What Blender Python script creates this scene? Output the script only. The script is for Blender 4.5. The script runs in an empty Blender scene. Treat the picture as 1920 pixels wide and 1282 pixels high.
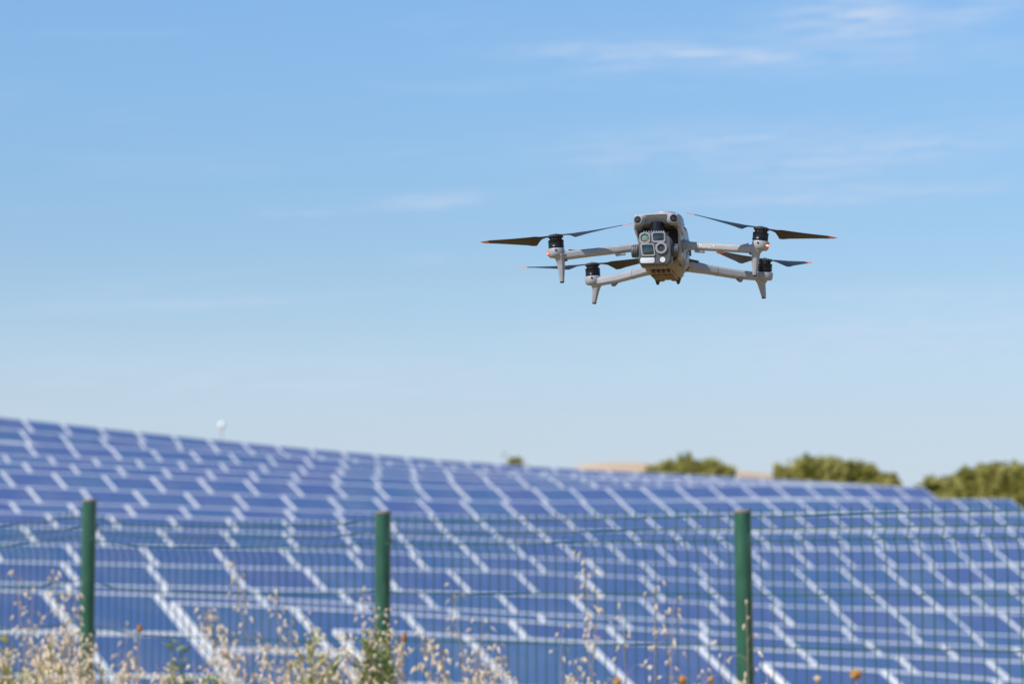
import bpy, bmesh, math, random
import numpy as np
from mathutils import Vector, Matrix, Euler
R = math.radians
random.seed(7)
sc = bpy.context.scene
col = sc.collection

# ---------------------------------------------------------------- camera, sky, sun, exposure
FPX = 5000.0                      # focal length in photo pixels (1920 wide)
EYE = 1.30
PITCH = math.atan2(509.0, FPX)
cam_d = bpy.data.cameras.new('camera'); cam = bpy.data.objects.new('camera', cam_d); col.objects.link(cam)
cam_d.sensor_width = 36.0; cam_d.lens = FPX / 1920 * 36.0
cam_d.clip_start = 0.1; cam_d.clip_end = 8000
cam.location = (0, 0, EYE); cam.rotation_euler = (math.pi / 2 + PITCH, 0, 0)
cam_d.dof.use_dof = True; cam_d.dof.focus_distance = 4.72; cam_d.dof.aperture_fstop = 6.7
sc.camera = cam

SUN_EL, SUN_AZ = 47.0, 52.0       # azimuth: degrees to the left of straight behind the camera
sdir = Vector((-math.sin(R(SUN_AZ)) * math.cos(R(SUN_EL)), -math.cos(R(SUN_AZ)) * math.cos(R(SUN_EL)), math.sin(R(SUN_EL))))
sun_d = bpy.data.lights.new('sun', 'SUN'); sun = bpy.data.objects.new('sun', sun_d); col.objects.link(sun)
sun_d.energy = 5.0; sun_d.angle = R(0.5); sun_d.color = (1.0, 0.955, 0.89)
sun.rotation_euler = sdir.to_track_quat('Z', 'Y').to_euler()

world = bpy.data.worlds.new('World'); sc.world = world; world.use_nodes = True
wn = world.node_tree.nodes; wl = world.node_tree.links
for n in list(wn): wn.remove(n)
def wnode(t, **kw):
    n = wn.new(t)
    for k, v in kw.items(): setattr(n, k, v)
    return n
def wmath(op, a, b=None, c=None):
    n = wnode('ShaderNodeMath', operation=op)
    for i, v in enumerate((a, b, c)):
        if v is None: continue
        if isinstance(v, (int, float)): n.inputs[i].default_value = v
        else: wl.new(v, n.inputs[i])
    return n.outputs[0]
sky = wnode('ShaderNodeTexSky', sky_type='NISHITA', sun_disc=False)
sky.sun_elevation = R(SUN_EL); sky.sun_rotation = math.atan2(sdir.x, sdir.y)
sky.air_density = 1.0; sky.dust_density = 0.35; sky.ozone_density = 2.2; sky.altitude = 300
tc = wnode('ShaderNodeTexCoord')
sep = wnode('ShaderNodeSeparateXYZ'); wl.new(tc.outputs['Generated'], sep.inputs[0])
az = wmath('ARCTAN2', sep.outputs[0], sep.outputs[1]); el = wmath('ARCSINE', sep.outputs[2])
cmb = wnode('ShaderNodeCombineXYZ')
# cirrus lives in azimuth / elevation space, slightly fanned
wl.new(wmath('MULTIPLY', az, 9.0), cmb.inputs[0])
wl.new(wmath('MULTIPLY', wmath('ADD', el, wmath('MULTIPLY', az, -0.04)), 78.0), cmb.inputs[1])
nz = wnode('ShaderNodeTexNoise'); nz.inputs['Scale'].default_value = 1.0; nz.inputs['Detail'].default_value = 7
nz.inputs['Roughness'].default_value = 0.55; nz.inputs['Distortion'].default_value = 0.9
wl.new(cmb.outputs[0], nz.inputs['Vector'])
nz2 = wnode('ShaderNodeTexNoise'); nz2.inputs['Scale'].default_value = 5.0; nz2.inputs['Detail'].default_value = 6
nz2.inputs['Roughness'].default_value = 0.6; nz2.inputs['Distortion'].default_value = 0.4
wl.new(cmb.outputs[0], nz2.inputs['Vector'])
def smooth(v, a, b):
    n = wnode('ShaderNodeMapRange', interpolation_type='SMOOTHSTEP')
    wl.new(v, n.inputs[0]); n.inputs[1].default_value = a; n.inputs[2].default_value = b
    return n.outputs[0]
base = wmath('MULTIPLY', smooth(nz.outputs[0], 0.50, 0.85), 0.16)
def wisp(px, py, wx, wy, tilt, amp):
    # a cirrus streak that hangs at a fixed bearing and height in the sky
    a0 = (px - 960) / FPX; e0 = (1150 - py) / FPX
    da = wmath('SUBTRACT', az, a0); de = wmath('SUBTRACT', wmath('SUBTRACT', el, e0), wmath('MULTIPLY', da, tilt))
    de = wmath('ADD', de, wmath('MULTIPLY', wmath('SUBTRACT', nz.outputs[0], 0.5), 0.012))
    q = wmath('ADD', wmath('POWER', wmath('ABSOLUTE', wmath('MULTIPLY', da, FPX / wx)), 2.0), wmath('POWER', wmath('ABSOLUTE', wmath('MULTIPLY', de, FPX / wy)), 2.0))
    g = wmath('EXPONENT', wmath('MULTIPLY', q, -1.0))
    return wmath('MULTIPLY', wmath('MULTIPLY', g, amp * 1.5), smooth(nz2.outputs[0], 0.25, 0.75))
acc = base
for w in [(1620, 50, 130, 30, -0.02, 0.66), (1860, 38, 80, 20, 0.15, 0.46), (1120, 108, 200, 17, 0.0, 0.32),
          (1330, 104, 150, 13, -0.08, 0.36), (790, 378, 110, 13, 0.10, 0.48), (560, 406, 70, 12, 0.0, 0.34),
          (1300, 275, 280, 36, 0.05, 0.34), (1640, 305, 280, 34, 0.12, 0.40), (1650, 370, 330, 16, 0.03, 0.30),
          (1700, 645, 420, 60, 0.03, 0.42), (350, 570, 280, 12, 0.05, 0.22), (500, 715, 600, 50, 0.0, 0.30),
          (1560, 110, 400, 44, -0.03, 0.24), (1750, 560, 260, 18, 0.0, 0.26), (800, 490, 60, 14, 0.1, 0.12)]:
    acc = wmath('ADD', acc, wisp(*w))
acc = wmath('MINIMUM', acc, 0.85)
# broad horizon paling of thin high haze (whole ring of the horizon)
hz = wmath('MULTIPLY', smooth(el, 0.15, 0.03), 0.75)
tint = wnode('ShaderNodeMix', data_type='RGBA', blend_type='MULTIPLY'); tint.inputs[0].default_value = 1.0
wl.new(sky.outputs[0], tint.inputs[6])
tmix = wnode('ShaderNodeMix', data_type='RGBA'); wl.new(smooth(el, 0.12, 0.24), tmix.inputs[0])
tmix.inputs[6].default_value = (0.95, 1.045, 1.10, 1); tmix.inputs[7].default_value = (1.05, 1.27, 1.38, 1)
wl.new(tmix.outputs[2], tint.inputs[7])
m1 = wnode('ShaderNodeMix', data_type='RGBA'); wl.new(hz, m1.inputs[0]); wl.new(tint.outputs[2], m1.inputs[6])
m1.inputs[7].default_value = (4.75, 5.22, 6.45, 1)
m2 = wnode('ShaderNodeMix', data_type='RGBA'); wl.new(acc, m2.inputs[0]); wl.new(m1.outputs[2], m2.inputs[6])
m2.inputs[7].default_value = (5.2, 6.1, 7.6, 1)
bg = wnode('ShaderNodeBackground'); bg.inputs[1].default_value = 0.115
wl.new(m2.outputs[2], bg.inputs[0])
wo = wnode('ShaderNodeOutputWorld'); wl.new(bg.outputs[0], wo.inputs[0])
sc.view_settings.view_transform = 'Standard'; sc.view_settings.look = 'None'
sc.view_settings.exposure = 0.0; sc.view_settings.gamma = 1.0; sc.view_settings.use_curve_mapping = False

# ---------------------------------------------------------------- helpers
CP, SP = math.cos(PITCH), math.sin(PITCH)
def ray(px, py):
    """slopes X/Y and (Z-EYE)/Y of the direction seen at a photo pixel"""
    x, v = px - 960.0, 641.0 - py
    d = FPX * CP - v * SP
    return x / d, (FPX * SP + v * CP) / d
def at(px, py, Y):
    a, b = ray(px, py); return Vector((a * Y, Y, EYE + b * Y))

def tag(o, label=None, cat=None, group=None, kind=None):
    if label: o['label'] = label
    if cat: o['category'] = cat
    if group: o['group'] = group
    if kind: o['kind'] = kind
    return o
def empty(name, loc=(0, 0, 0), rot=(0, 0, 0), parent=None):
    o = bpy.data.objects.new(name, None); col.objects.link(o)
    o.location = loc; o.rotation_euler = rot; o.empty_display_size = .2
    if parent: o.parent = parent
    return o
def link(name, me, parent=None):
    o = bpy.data.objects.new(name, me); col.objects.link(o)
    if parent: o.parent = parent
    return o
def finish(name, bm, mats, parent=None, bevel=0.0, segs=2, smooth_deg=35, bevel_angle=30):
    if bevel > 0:
        bm.normal_update()
        es = [e for e in bm.edges if len(e.link_faces) == 2 and e.calc_face_angle(0) > R(bevel_angle)]
        bmesh.ops.bevel(bm, geom=es, offset=bevel, offset_type='OFFSET', segments=segs, profile=0.5, affect='EDGES', clamp_overlap=True)
    me = bpy.data.meshes.new(name); bm.to_mesh(me); bm.free()
    if not isinstance(mats, (list, tuple)): mats = [mats]
    for m in mats: me.materials.append(m)
    if smooth_deg:
        me.shade_smooth(); me.set_sharp_from_angle(angle=R(smooth_deg))
    return link(name, me, parent)
def loft(bm, secs, cap=True, closed=True):
    rings = [[bm.verts.new(p) for p in s] for s in secs]
    n = len(secs[0])
    for a, b in zip(rings, rings[1:]):
        for i in range(n if closed else n - 1):
            j = (i + 1) % n
            bm.faces.new((a[i], a[j], b[j], b[i]))
    if cap:
        bm.faces.new(list(reversed(rings[0]))); bm.faces.new(rings[-1])
    return rings
def fixn(bm): bmesh.ops.recalc_face_normals(bm, faces=bm.faces)
def tube(bm, pts, rad, n=6):
    """tube along points; rad a number or a list"""
    pts = [Vector(p) for p in pts]
    rings = []; up = None
    for i, p in enumerate(pts):
        t = (pts[min(i + 1, len(pts) - 1)] - pts[max(i - 1, 0)]).normalized()
        if up is None: up = t.orthogonal().normalized()
        up = (up - t * up.dot(t)).normalized()
        b = t.cross(up)
        r = rad[i] if isinstance(rad, (list, tuple)) else rad
        rings.append([p + (up * math.cos(2 * math.pi * k / n) + b * math.sin(2 * math.pi * k / n)) * r for k in range(n)])
    loft(bm, rings)
def boxb(bm, c, s, M=None):
    c = Vector(c); h = Vector(s) * .5
    v = []
    for z in (-1, 1):
        for x, y in ((-1, -1), (1, -1), (1, 1), (-1, 1)):
            p = c + Vector((x * h.x, y * h.y, z * h.z))
            v.append(bm.verts.new(M @ p if M else p))
    for f in ((3, 2, 1, 0), (4, 5, 6, 7), (0, 1, 5, 4), (1, 2, 6, 5), (2, 3, 7, 6), (3, 0, 4, 7)):
        bm.faces.new([v[i] for i in f])
def lathe(bm, prof, M=None, n=32):
    """profile of (r, z) about local Z"""
    rings = [[(M or Matrix()) @ Vector((r * math.cos(2 * math.pi * k / n), r * math.sin(2 * math.pi * k / n), z)) for k in range(n)] for r, z in prof]
    loft(bm, rings)

# ---------------------------------------------------------------- materials
def mat(name, base=(.5, .5, .5), rough=.5, metal=0.0, spec=.5, coat=0.0, emis=None, estr=0.0):
    m = bpy.data.materials.new(name); m.use_nodes = True
    b = m.node_tree.nodes['Principled BSDF']
    b.inputs['Base Color'].default_value = (*base, 1); b.inputs['Roughness'].default_value = rough
    b.inputs['Metallic'].default_value = metal; b.inputs['Specular IOR Level'].default_value = spec
    b.inputs['Coat Weight'].default_value = coat
    if emis: b.inputs['Emission Color'].default_value = (*emis, 1); b.inputs['Emission Strength'].default_value = estr
    return m
def vary(m, c1, c2, scale=20.0, detail=5, bump=0.0, bscale=None, space='Object', lo=.35, hi=.65, rnd=0.0):
    """noise variation between two colours, optional fine relief, optional per-object variation"""
    nt = m.node_tree; N = nt.nodes; L = nt.links; b = N['Principled BSDF']
    t = N.new('ShaderNodeTexCoord'); n = N.new('ShaderNodeTexNoise')
    n.inputs['Scale'].default_value = scale; n.inputs['Detail'].default_value = detail
    L.new(t.outputs[space], n.inputs['Vector'])
    r = N.new('ShaderNodeValToRGB'); r.color_ramp.elements[0].position = lo; r.color_ramp.elements[1].position = hi
    r.color_ramp.elements[0].color = (*c1, 1); r.color_ramp.elements[1].color = (*c2, 1)
    L.new(n.outputs[0], r.inputs[0]); out = r.outputs[0]
    if rnd:
        oi = N.new('ShaderNodeObjectInfo'); mr = N.new('ShaderNodeMapRange')
        mr.inputs[3].default_value = 1 - rnd; mr.inputs[4].default_value = 1 + rnd
        L.new(oi.outputs['Random'], mr.inputs[0])
        mx = N.new('ShaderNodeVectorMath'); mx.operation = 'SCALE'
        L.new(out, mx.inputs[0]); L.new(mr.outputs[0], mx.inputs['Scale']); out = mx.outputs[0]
    L.new(out, b.inputs['Base Color'])
    if bump:
        n2 = N.new('ShaderNodeTexNoise'); n2.inputs['Scale'].default_value = bscale or scale * 4; n2.inputs['Detail'].default_value = 4
        L.new(t.outputs[space], n2.inputs['Vector'])
        bp = N.new('ShaderNodeBump'); bp.inputs['Strength'].default_value = bump; bp.inputs['Distance'].default_value = .002
        L.new(n2.outputs[0], bp.inputs['Height']); L.new(bp.outputs[0], b.inputs['Normal'])
    return m

M_shell = vary(mat('grey_plastic_shell', rough=.42, spec=.45), (.288, .298, .326), (.328, .338, .366), 60, bump=.15, bscale=2500)
M_shell2 = vary(mat('grey_camera_shell', rough=.45, spec=.4), (.075, .081, .093), (.097, .103, .115), 60, bump=.12, bscale=2500)
M_pad = mat('grey_lens_surround', (.26, .27, .295), .4)
M_dark = vary(mat('dark_plastic', rough=.5), (.018, .018, .02), (.03, .03, .032), 80)
M_bay = mat('black_recess_lining', (.02, .02, .022), .7)
M_belly = vary(mat('bounce_tinted_underside', rough=.55), (.20, .165, .115), (.27, .22, .155), 50)  # grey shell with warm light bounced off the ground painted in as tan
M_motor = vary(mat('black_anodised_motor', rough=.3, metal=.55), (.012, .013, .018), (.022, .023, .03), 90)
M_steel = mat('bright_steel', (.62, .63, .66), .25, .9)
M_blade = vary(mat('dark_blade_plastic', rough=.36, spec=.5), (.013, .013, .014), (.019, .019, .021), 40)
M_tip = mat('orange_blade_tip', (.72, .21, .085), .5)
M_glass = mat('black_lens_glass', (.006, .008, .010), .04, spec=.8, coat=1)
M_green = mat('green_coated_lens', (.008, .030, .027), .06, spec=.9, coat=1)
def lens_coating():
    m = mat('iridescent_lens', (.05, .2, .15), .05, spec=1, coat=1)
    N = m.node_tree.nodes; L = m.node_tree.links
    t = N.new('ShaderNodeTexCoord'); g = N.new('ShaderNodeSeparateXYZ'); L.new(t.outputs['Object'], g.inputs[0])
    mr = N.new('ShaderNodeMapRange'); mr.inputs[1].default_value = .0124; mr.inputs[2].default_value = .0244
    L.new(g.outputs[2], mr.inputs[0])
    r = N.new('ShaderNodeValToRGB'); e = r.color_ramp.elements
    e[0].color = (.06, .05, .04, 1); e[1].color = (.04, .20, .24, 1)
    for p, c in ((.28, (.30, .28, .20, 1)), (.48, (.04, .18, .07, 1)), (.58, (.22, .32, .07, 1)), (.70, (.10, .28, .26, 1))):
        k = e.new(p); k.color = c
    L.new(mr.outputs[0], r.inputs[0]); L.new(r.outputs[0], m.node_tree.nodes['Principled BSDF'].inputs['Base Color'])
    return m
M_irid = lens_coating()
M_white = mat('white_window', (.60, .64, .68), .15)
M_ink = mat('white_print', (.66, .66, .68), .5)
M_led = mat('red_lamp', (.5, .05, .02), .3, emis=(1.0, .10, .03), estr=.35)
M_ledhot = mat('amber_lamp', (.8, .4, .2), .3, emis=(1.0, .50, .22), estr=1.8)

M_frame = vary(mat('white_aluminium_frame', rough=.42), (.68, .69, .70), (.76, .76, .77), 3)
def panel_mat():
    m = mat('blue_silicon_glass', (.05, .1, .35), .10, spec=.5)
    N = m.node_tree.nodes; L = m.node_tree.links; b = N['Principled BSDF']
    t = N.new('ShaderNodeTexCoord'); sp = N.new('ShaderNodeSeparateXYZ'); L.new(t.outputs['Object'], sp.inputs[0])
    def mm(op, a, c=None):
        n = N.new('ShaderNodeMath'); n.operation = op
        for i, v in enumerate((a, c)):
            if v is None: continue
            if isinstance(v, (int, float)): n.inputs[i].default_value = v
            else: L.new(v, n.inputs[i])
        return n.outputs[0]
    def grid(v, p, w):  # 1 near the joint between two cells
        f = mm('FRACT', mm('MULTIPLY', v, 1 / p)); d = mm('ABSOLUTE', mm('SUBTRACT', f, .5))
        return mm('GREATER_THAN', d, .5 - w)
    g = mm('MAXIMUM', grid(sp.outputs[0], .158, .022), grid(sp.outputs[1], .148, .022))
    oi = N.new('ShaderNodeObjectInfo')
    r = N.new('ShaderNodeValToRGB'); e = r.color_ramp.elements
    e[0].color = (.088, .136, .325, 1); e[1].color = (.074, .156, .325, 1)
    k = e.new(.5); k.color = (.080, .142, .330, 1)
    L.new(oi.outputs['Random'], r.inputs[0])
    nz = N.new('ShaderNodeTexVoronoi'); nz.inputs['Scale'].default_value = 28; L.new(t.outputs['Object'], nz.inputs['Vector'])
    hs = N.new('ShaderNodeMixRGB'); hs.blend_type = 'MULTIPLY'; hs.inputs[0].default_value = .12
    L.new(r.outputs[0], hs.inputs[1]); L.new(nz.outputs['Color'], hs.inputs[2])
    mx = N.new('ShaderNodeMixRGB'); L.new(g, mx.inputs[0]); L.new(hs.outputs[0], mx.inputs[1]); mx.inputs[2].default_value = (.10, .14, .30, 1)
    dn = N.new('ShaderNodeTexNoise'); dn.inputs['Scale'].default_value = 1.3; dn.inputs['Detail'].default_value = 7
    ad = N.new('ShaderNodeVectorMath'); ad.operation = 'ADD'; cm = N.new('ShaderNodeCombineXYZ'); L.new(mm('MULTIPLY', oi.outputs['Random'], 37.0), cm.inputs[2])
    L.new(t.outputs['Object'], ad.inputs[0]); L.new(cm.outputs[0], ad.inputs[1]); L.new(ad.outputs[0], dn.inputs['Vector'])
    dr = N.new('ShaderNodeMapRange'); dr.inputs[1].default_value = .42; dr.inputs[2].default_value = .78; dr.inputs[4].default_value = .30; L.new(dn.outputs[0], dr.inputs[0])
    dm = N.new('ShaderNodeMixRGB'); L.new(dr.outputs[0], dm.inputs[0]); L.new(mx.outputs[0], dm.inputs[1]); dm.inputs[2].default_value = (.26, .27, .34, 1)
    L.new(dm.outputs[0], b.inputs['Base Color'])
    rg_ = N.new('ShaderNodeMapRange'); rg_.inputs[3].default_value = .08; rg_.inputs[4].default_value = .30; L.new(dn.outputs[0], rg_.inputs[0]); L.new(rg_.outputs[0], b.inputs['Roughness'])
    return m
M_panel = panel_mat()
M_back = mat('white_backsheet', (.6, .6, .6), .6)
M_galv = vary(mat('galvanised_steel', rough=.45, metal=.7), (.38, .39, .40), (.5, .5, .52), 12)
M_fence = vary(mat('green_coated_steel', rough=.30, spec=.6), (.012, .078, .045), (.020, .105, .060), 8, bump=.1, bscale=60)
def weather(m, c, sc_=18, amt=.55):
    N = m.node_tree.nodes; L = m.node_tree.links; b = N['Principled BSDF']; src = b.inputs['Base Color'].links[0].from_socket
    t = N.new('ShaderNodeTexCoord'); mp = N.new('ShaderNodeMapping'); mp.inputs['Scale'].default_value = (6, 6, 1); L.new(t.outputs['Object'], mp.inputs[0])
    n = N.new('ShaderNodeTexNoise'); n.inputs['Scale'].default_value = sc_; n.inputs['Detail'].default_value = 8; L.new(mp.outputs[0], n.inputs['Vector'])
    r_ = N.new('ShaderNodeMapRange'); r_.inputs[1].default_value = .50; r_.inputs[2].default_value = .72; r_.inputs[4].default_value = amt; L.new(n.outputs[0], r_.inputs[0])
    mx = N.new('ShaderNodeMixRGB'); L.new(r_.outputs[0], mx.inputs[0]); L.new(src, mx.inputs[1]); mx.inputs[2].default_value = (*c, 1); L.new(mx.outputs[0], b.inputs['Base Color'])
weather(M_fence, (.07, .15, .10), 9, .6)
M_wire = mat('green_coated_wire', (.016, .095, .070), .4)
M_cap = mat('dark_post_cap', (.05, .06, .06), .5); M_topcap = mat('faded_post_cap', (.20, .17, .16), .6)

def leafy(name, c1, c2, scale, trans=.25, rnd=0.0):
    m = vary(mat(name, rough=.7, spec=.2), c1, c2, scale, rnd=rnd)
    N = m.node_tree.nodes; L = m.node_tree.links; b = N['Principled BSDF']
    tr = N.new('ShaderNodeBsdfTranslucent'); src = b.inputs['Base Color'].links[0].from_socket
    L.new(src, tr.inputs[0]); mx = N.new('ShaderNodeMixShader'); mx.inputs[0].default_value = trans
    out = N['Material Output']; L.new(b.outputs[0], mx.inputs[1]); L.new(tr.outputs[0], mx.inputs[2]); L.new(mx.outputs[0], out.inputs[0])
    return m
M_straw = leafy('dry_straw', (.50, .36, .19), (.66, .52, .31), 9, .3)
M_husk = leafy('pale_oat_husk', (.80, .67, .50), (.93, .84, .70), 40, .40)
M_red = leafy('rusty_seed_head', (.34, .14, .06), (.52, .26, .12), 60, .2)
M_orange = leafy('dry_thistle_head', (.50, .26, .08), (.66, .40, .16), 90, .2)
M_herb = leafy('green_herb', (.16, .22, .05), (.30, .36, .10), 14, .3)
M_herb2 = leafy('yellow_green_herb', (.36, .35, .10), (.52, .48, .20), 14, .3)
M_bark = vary(mat('brown_bark', rough=.9), (.09, .07, .05), (.16, .12, .08), 6)
M_crown = leafy('olive_green_foliage', (.25, .245, .055), (.46, .42, .13), .7, .45)
M_ground = vary(mat('dry_grass_ground', rough=.95, spec=.1), (.27, .18, .075), (.40, .28, .125), .6, 8, space='Object')
M_hill = vary(mat('dry_hillside', rough=.95, spec=.1), (.46, .33, .21), (.56, .42, .28), .03, 6)
M_ball = mat('white_enamel', (.88, .88, .90), .35)
M_grey = mat('grey_painted_steel', (.33, .34, .36), .5)

# ---------------------------------------------------------------- the solar field (rows run away to the right)
A, T = R(42.0), R(33.0)           # bearing of the rows, tilt of the tables
W, H = 1.65, 0.94                 # pitch of the modules along and down the table
rdir = Vector((math.cos(A), math.sin(A), 0)); sdn = Vector((math.sin(A), -math.cos(A), 0))
GX = [0, 480, 960, 1440, 1920]
ROWS = [  # distance on the view axis, heights of the top edge read at GX, a joint, first pixel, last pixel, description
 (113.5, [781, 831, 871, 897, 925], 185, -260, 1690, 'seventeenth and farthest row of blue solar panels, forming the skyline at the left'),
 (108.0, [803, 845, 880, 903, 928], 113, -260, 1700, 'sixteenth row of blue solar panels from the fence, just below the skyline row'),
 (102.5, [829, 852, 886, 902, 924], 500, -260, 1700, 'fifteenth row of blue solar panels from the fence, high on the slope'),
 (97.0,  [851, 870, 891, 904, 920], 560, -260, 1710, 'fourteenth row of blue solar panels from the fence, a thin strip on the upper slope'),
 (91.5,  [865, 884, 900, 906, 918], 622, -260, 1730, 'thirteenth row of blue solar panels from the fence on the upper slope'),
 (86.0,  [882, 900, 914, 909, 915], 622, -260, 1768, 'twelfth row of blue solar panels from the fence, its right end against the trees'),
 (80.5,  [910, 927, 939, 936, 935], 615, -260, 1898, 'eleventh row of blue solar panels from the fence, ending just inside the right edge'),
 (75.0,  [939, 953, 967, 964, 965], 337, -260, 2250, 'tenth row of blue solar panels from the fence, level with the fence post tops'),
 (69.0,  [959, 973, 990, 996, 992], 315, -260, 2250, 'ninth row of blue solar panels from the fence, behind the top fence wires'),
 (63.0,  [984, 996, 1012, 1029, 1022], 295, -260, 2250, 'eighth row of blue solar panels from the fence, just under the top fence wires'),
 (56.5,  [1017, 1027, 1042, 1062, 1058], 1200, -260, 2250, 'seventh row of blue solar panels from the fence, seen through the mesh'),
 (50.0,  [1050, 1062, 1070, 1092, 1100], 1200, -260, 2250, 'sixth row of blue solar panels from the fence, seen through the mesh'),
 (44.0,  [1090, 1102, 1111, 1133, 1150], 1200, -260, 2250, 'fifth row of blue solar panels from the fence, midway down the mesh'),
 (38.2,  [1104, 1119, 1146, 1168, 1190], 1160, -260, 2250, 'fourth row of blue solar panels from the fence, low at the left edge'),
 (32.6,  [1116, 1132, 1160, 1191, 1213], 320, 90, 2250, 'third row of blue solar panels from the fence, beginning left of the first post'),
 (27.0,  [1150, 1172, 1193, 1216, 1239], 624, 618, 2250, 'second row of blue solar panels from the fence, beginning left of the middle post'),
 (22.0,  [1200, 1215, 1225, 1240, 1275], 1652, 1392, 2250, 'nearest row of blue solar panels, beginning behind the right fence post'),
]
def module_mesh():
    bm = bmesh.new(); g = .007; f = .052; ft = .040; d = .040
    x0, x1, y0, y1 = g, W - g, -H + g, -g
    o = [(x0, y0), (x1, y0), (x1, y1), (x0, y1)]; i = [(x0 + f, y0 + ft), (x1 - f, y0 + ft), (x1 - f, y1 - ft), (x0 + f, y1 - ft)]
    V = lambda L, z: [bm.verts.new((x, y, z)) for x, y in L]
    ot, it, ig, ob, ib = V(o, 0), V(i, 0), V(i, -.004), V(o, -d), V(i, -d)
    for k in range(4):
        j = (k + 1) % 4
        bm.faces.new((ot[k], ot[j], it[j], it[k])); bm.faces.new((it[k], it[j], ig[j], ig[k]))
        bm.faces.new((ob[k], ob[j], ot[j], ot[k])); bm.faces.new((ib[k], ib[j], ob[j], ob[k]))
    fg = bm.faces.new(ig); fg.material_index = 1
    bk = V(i, -.012); fb = bm.faces.new(list(reversed(bk))); fb.material_index = 2
    me = bpy.data.meshes.new('solar_panel'); bm.to_mesh(me); bm.free()
    for m in (M_frame, M_panel, M_back): me.materials.append(m)
    return me
MOD = module_mesh()
def post_mesh(h, w):
    bm = bmesh.new(); boxb(bm, (0, 0, -h / 2), (w, w, h)); me = bpy.data.meshes.new('support_post'); bm.to_mesh(me); bm.free(); me.materials.append(M_galv); return me
POST_HI, POST_LO = post_mesh(2.35, .08), post_mesh(1.15, .08)
NH = 3
base_pts = []     # ground heights implied by the tables
def row_y(ys, px):
    px = max(-300, min(2300, px))
    # smooth interpolation with linear extrapolation at the ends
    if px <= 0: return ys[0] + (ys[1] - ys[0]) * px / 480
    if px >= 1920: return ys[4] + (ys[4] - ys[3]) * (px - 1920) / 480 * .5
    i = min(3, int(px // 480)); t = (px - GX[i]) / 480
    m = [(ys[min(4, k + 1)] - ys[max(0, k - 1)]) / (min(4, k + 1) - max(0, k - 1)) for k in range(5)]
    h = (2*t**3-3*t**2+1, t**3-2*t**2+t, -2*t**3+3*t**2, t**3-t**2)
    return h[0]*ys[i] + h[1]*m[i] + h[2]*ys[i+1] + h[3]*m[i+1]
def px_of(X, Y, ys):
    px = 960 + FPX * X / Y
    for _ in range(5):
        v = 641 - row_y(ys, px); px = 960 + X / Y * (FPX * CP - v * SP)
    return px
def top_z(X, Y, ys):
    px = px_of(X, Y, ys); return EYE + Y * ray(px, row_y(ys, px))[1], px
for ri, (zc, ys, xg, p0, p1, label) in enumerate(ROWS):
    lo, hi = -60.0, 120.0
    for _ in range(60):                                   # where along the row the joint lies
        s = (lo + hi) / 2
        if px_of(s * rdir.x, zc + s * rdir.y, ys) < xg: lo = s
        else: hi = s
    s0 = (lo + hi) / 2
    ks = [k for k in range(-60, 90) if zc + (s0 + k * W) * rdir.y > 5 and
          p0 - 8 <= px_of((s0 + k * W) * rdir.x, zc + (s0 + k * W) * rdir.y, ys) <= p1 + 8]
    P = []
    for k in ks:
        s = s0 + k * W; X, Y = s * rdir.x, zc + s * rdir.y
        P.append(Vector((X, Y, top_z(X, Y, ys)[0])))
    if len(P) < 2: continue
    z = [p.z for p in P]                                   # real rows step smoothly over the ground
    for p, q in zip(P, z): p.z = q
    # ends along the row's true direction
    foot = P[0] + sdn * (NH * H * math.cos(T) / 2); foot.z = P[0].z - NH * H * math.sin(T) - .55
    root = empty('solar_panel_row', foot)
    tag(root, label, 'solar panel row', 'rows of solar panels on the slope')
    sl = Vector((sdn.x * math.cos(T), sdn.y * math.cos(T), -math.sin(T)))
    for k in range(len(P) - 1):
        r = (P[k + 1] - P[k]).normalized()
        up = (-sl - r * (-sl).dot(r)).normalized(); n = r.cross(up)
        dz = random.uniform(-.006, .006)
        for j in range(NH):
            o = P[k] - up * (H * j) + n * dz
            m = Matrix(((r.x, up.x, n.x, o.x), (r.y, up.y, n.y, o.y), (r.z, up.z, n.z, o.z), (0, 0, 0, 1)))
            ob = link('solar_panel', MOD, root); ob.matrix_local = Matrix.Translation(-foot) @ m
        if k % 3 == 1:
            for mesh, dd in ((POST_HI, .45), (POST_LO, NH * H - .45)):
                c = P[k] + sl * dd - n * .10
                so = link('support_post', mesh, root); so.location = c - foot
    for dd in (.45, NH * H - .45):
        bm = bmesh.new(); n = rdir.cross(-sl)
        tube(bm, [p + sl * dd - n * .075 - foot for p in P], .03, 4)
        finish('rail', bm, M_galv, root, smooth_deg=0)
    for p in P[::3]:
        for dd in (0, NH * H):
            q = p + sl * dd; base_pts.append((q.x, q.y, p.z - NH * H * math.sin(T) - .62))

# ---------------------------------------------------------------- fence line
F1, F3 = at(168, 938, 12.6), at(1392, 958, 10.3)
fdir = Vector((F3.x - F1.x, F3.y - F1.y, 0)); SPAN = fdir.length / 2; fdir.normalize(); fn = Vector((fdir.y, -fdir.x, 0))
tops = {0: 938, 1: 960, 2: 958}
def fpos(s): return Vector((F1.x + fdir.x * s, F1.y + fdir.y * s, 0))
def ztop(s):                                             # height of post tops along the fence
    p = fpos(s); z = [at(168, 938, fpos(0).y).z, at(712, 960, fpos(SPAN).y).z, at(1392, 958, fpos(2 * SPAN).y).z]
    t = s / SPAN
    if t < 0: return z[0] + t * .04
    if t > 2: return z[2] - (t - 2) * .02
    i = min(1, int(t)); return z[i] + (z[i + 1] - z[i]) * (t - i)
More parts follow.
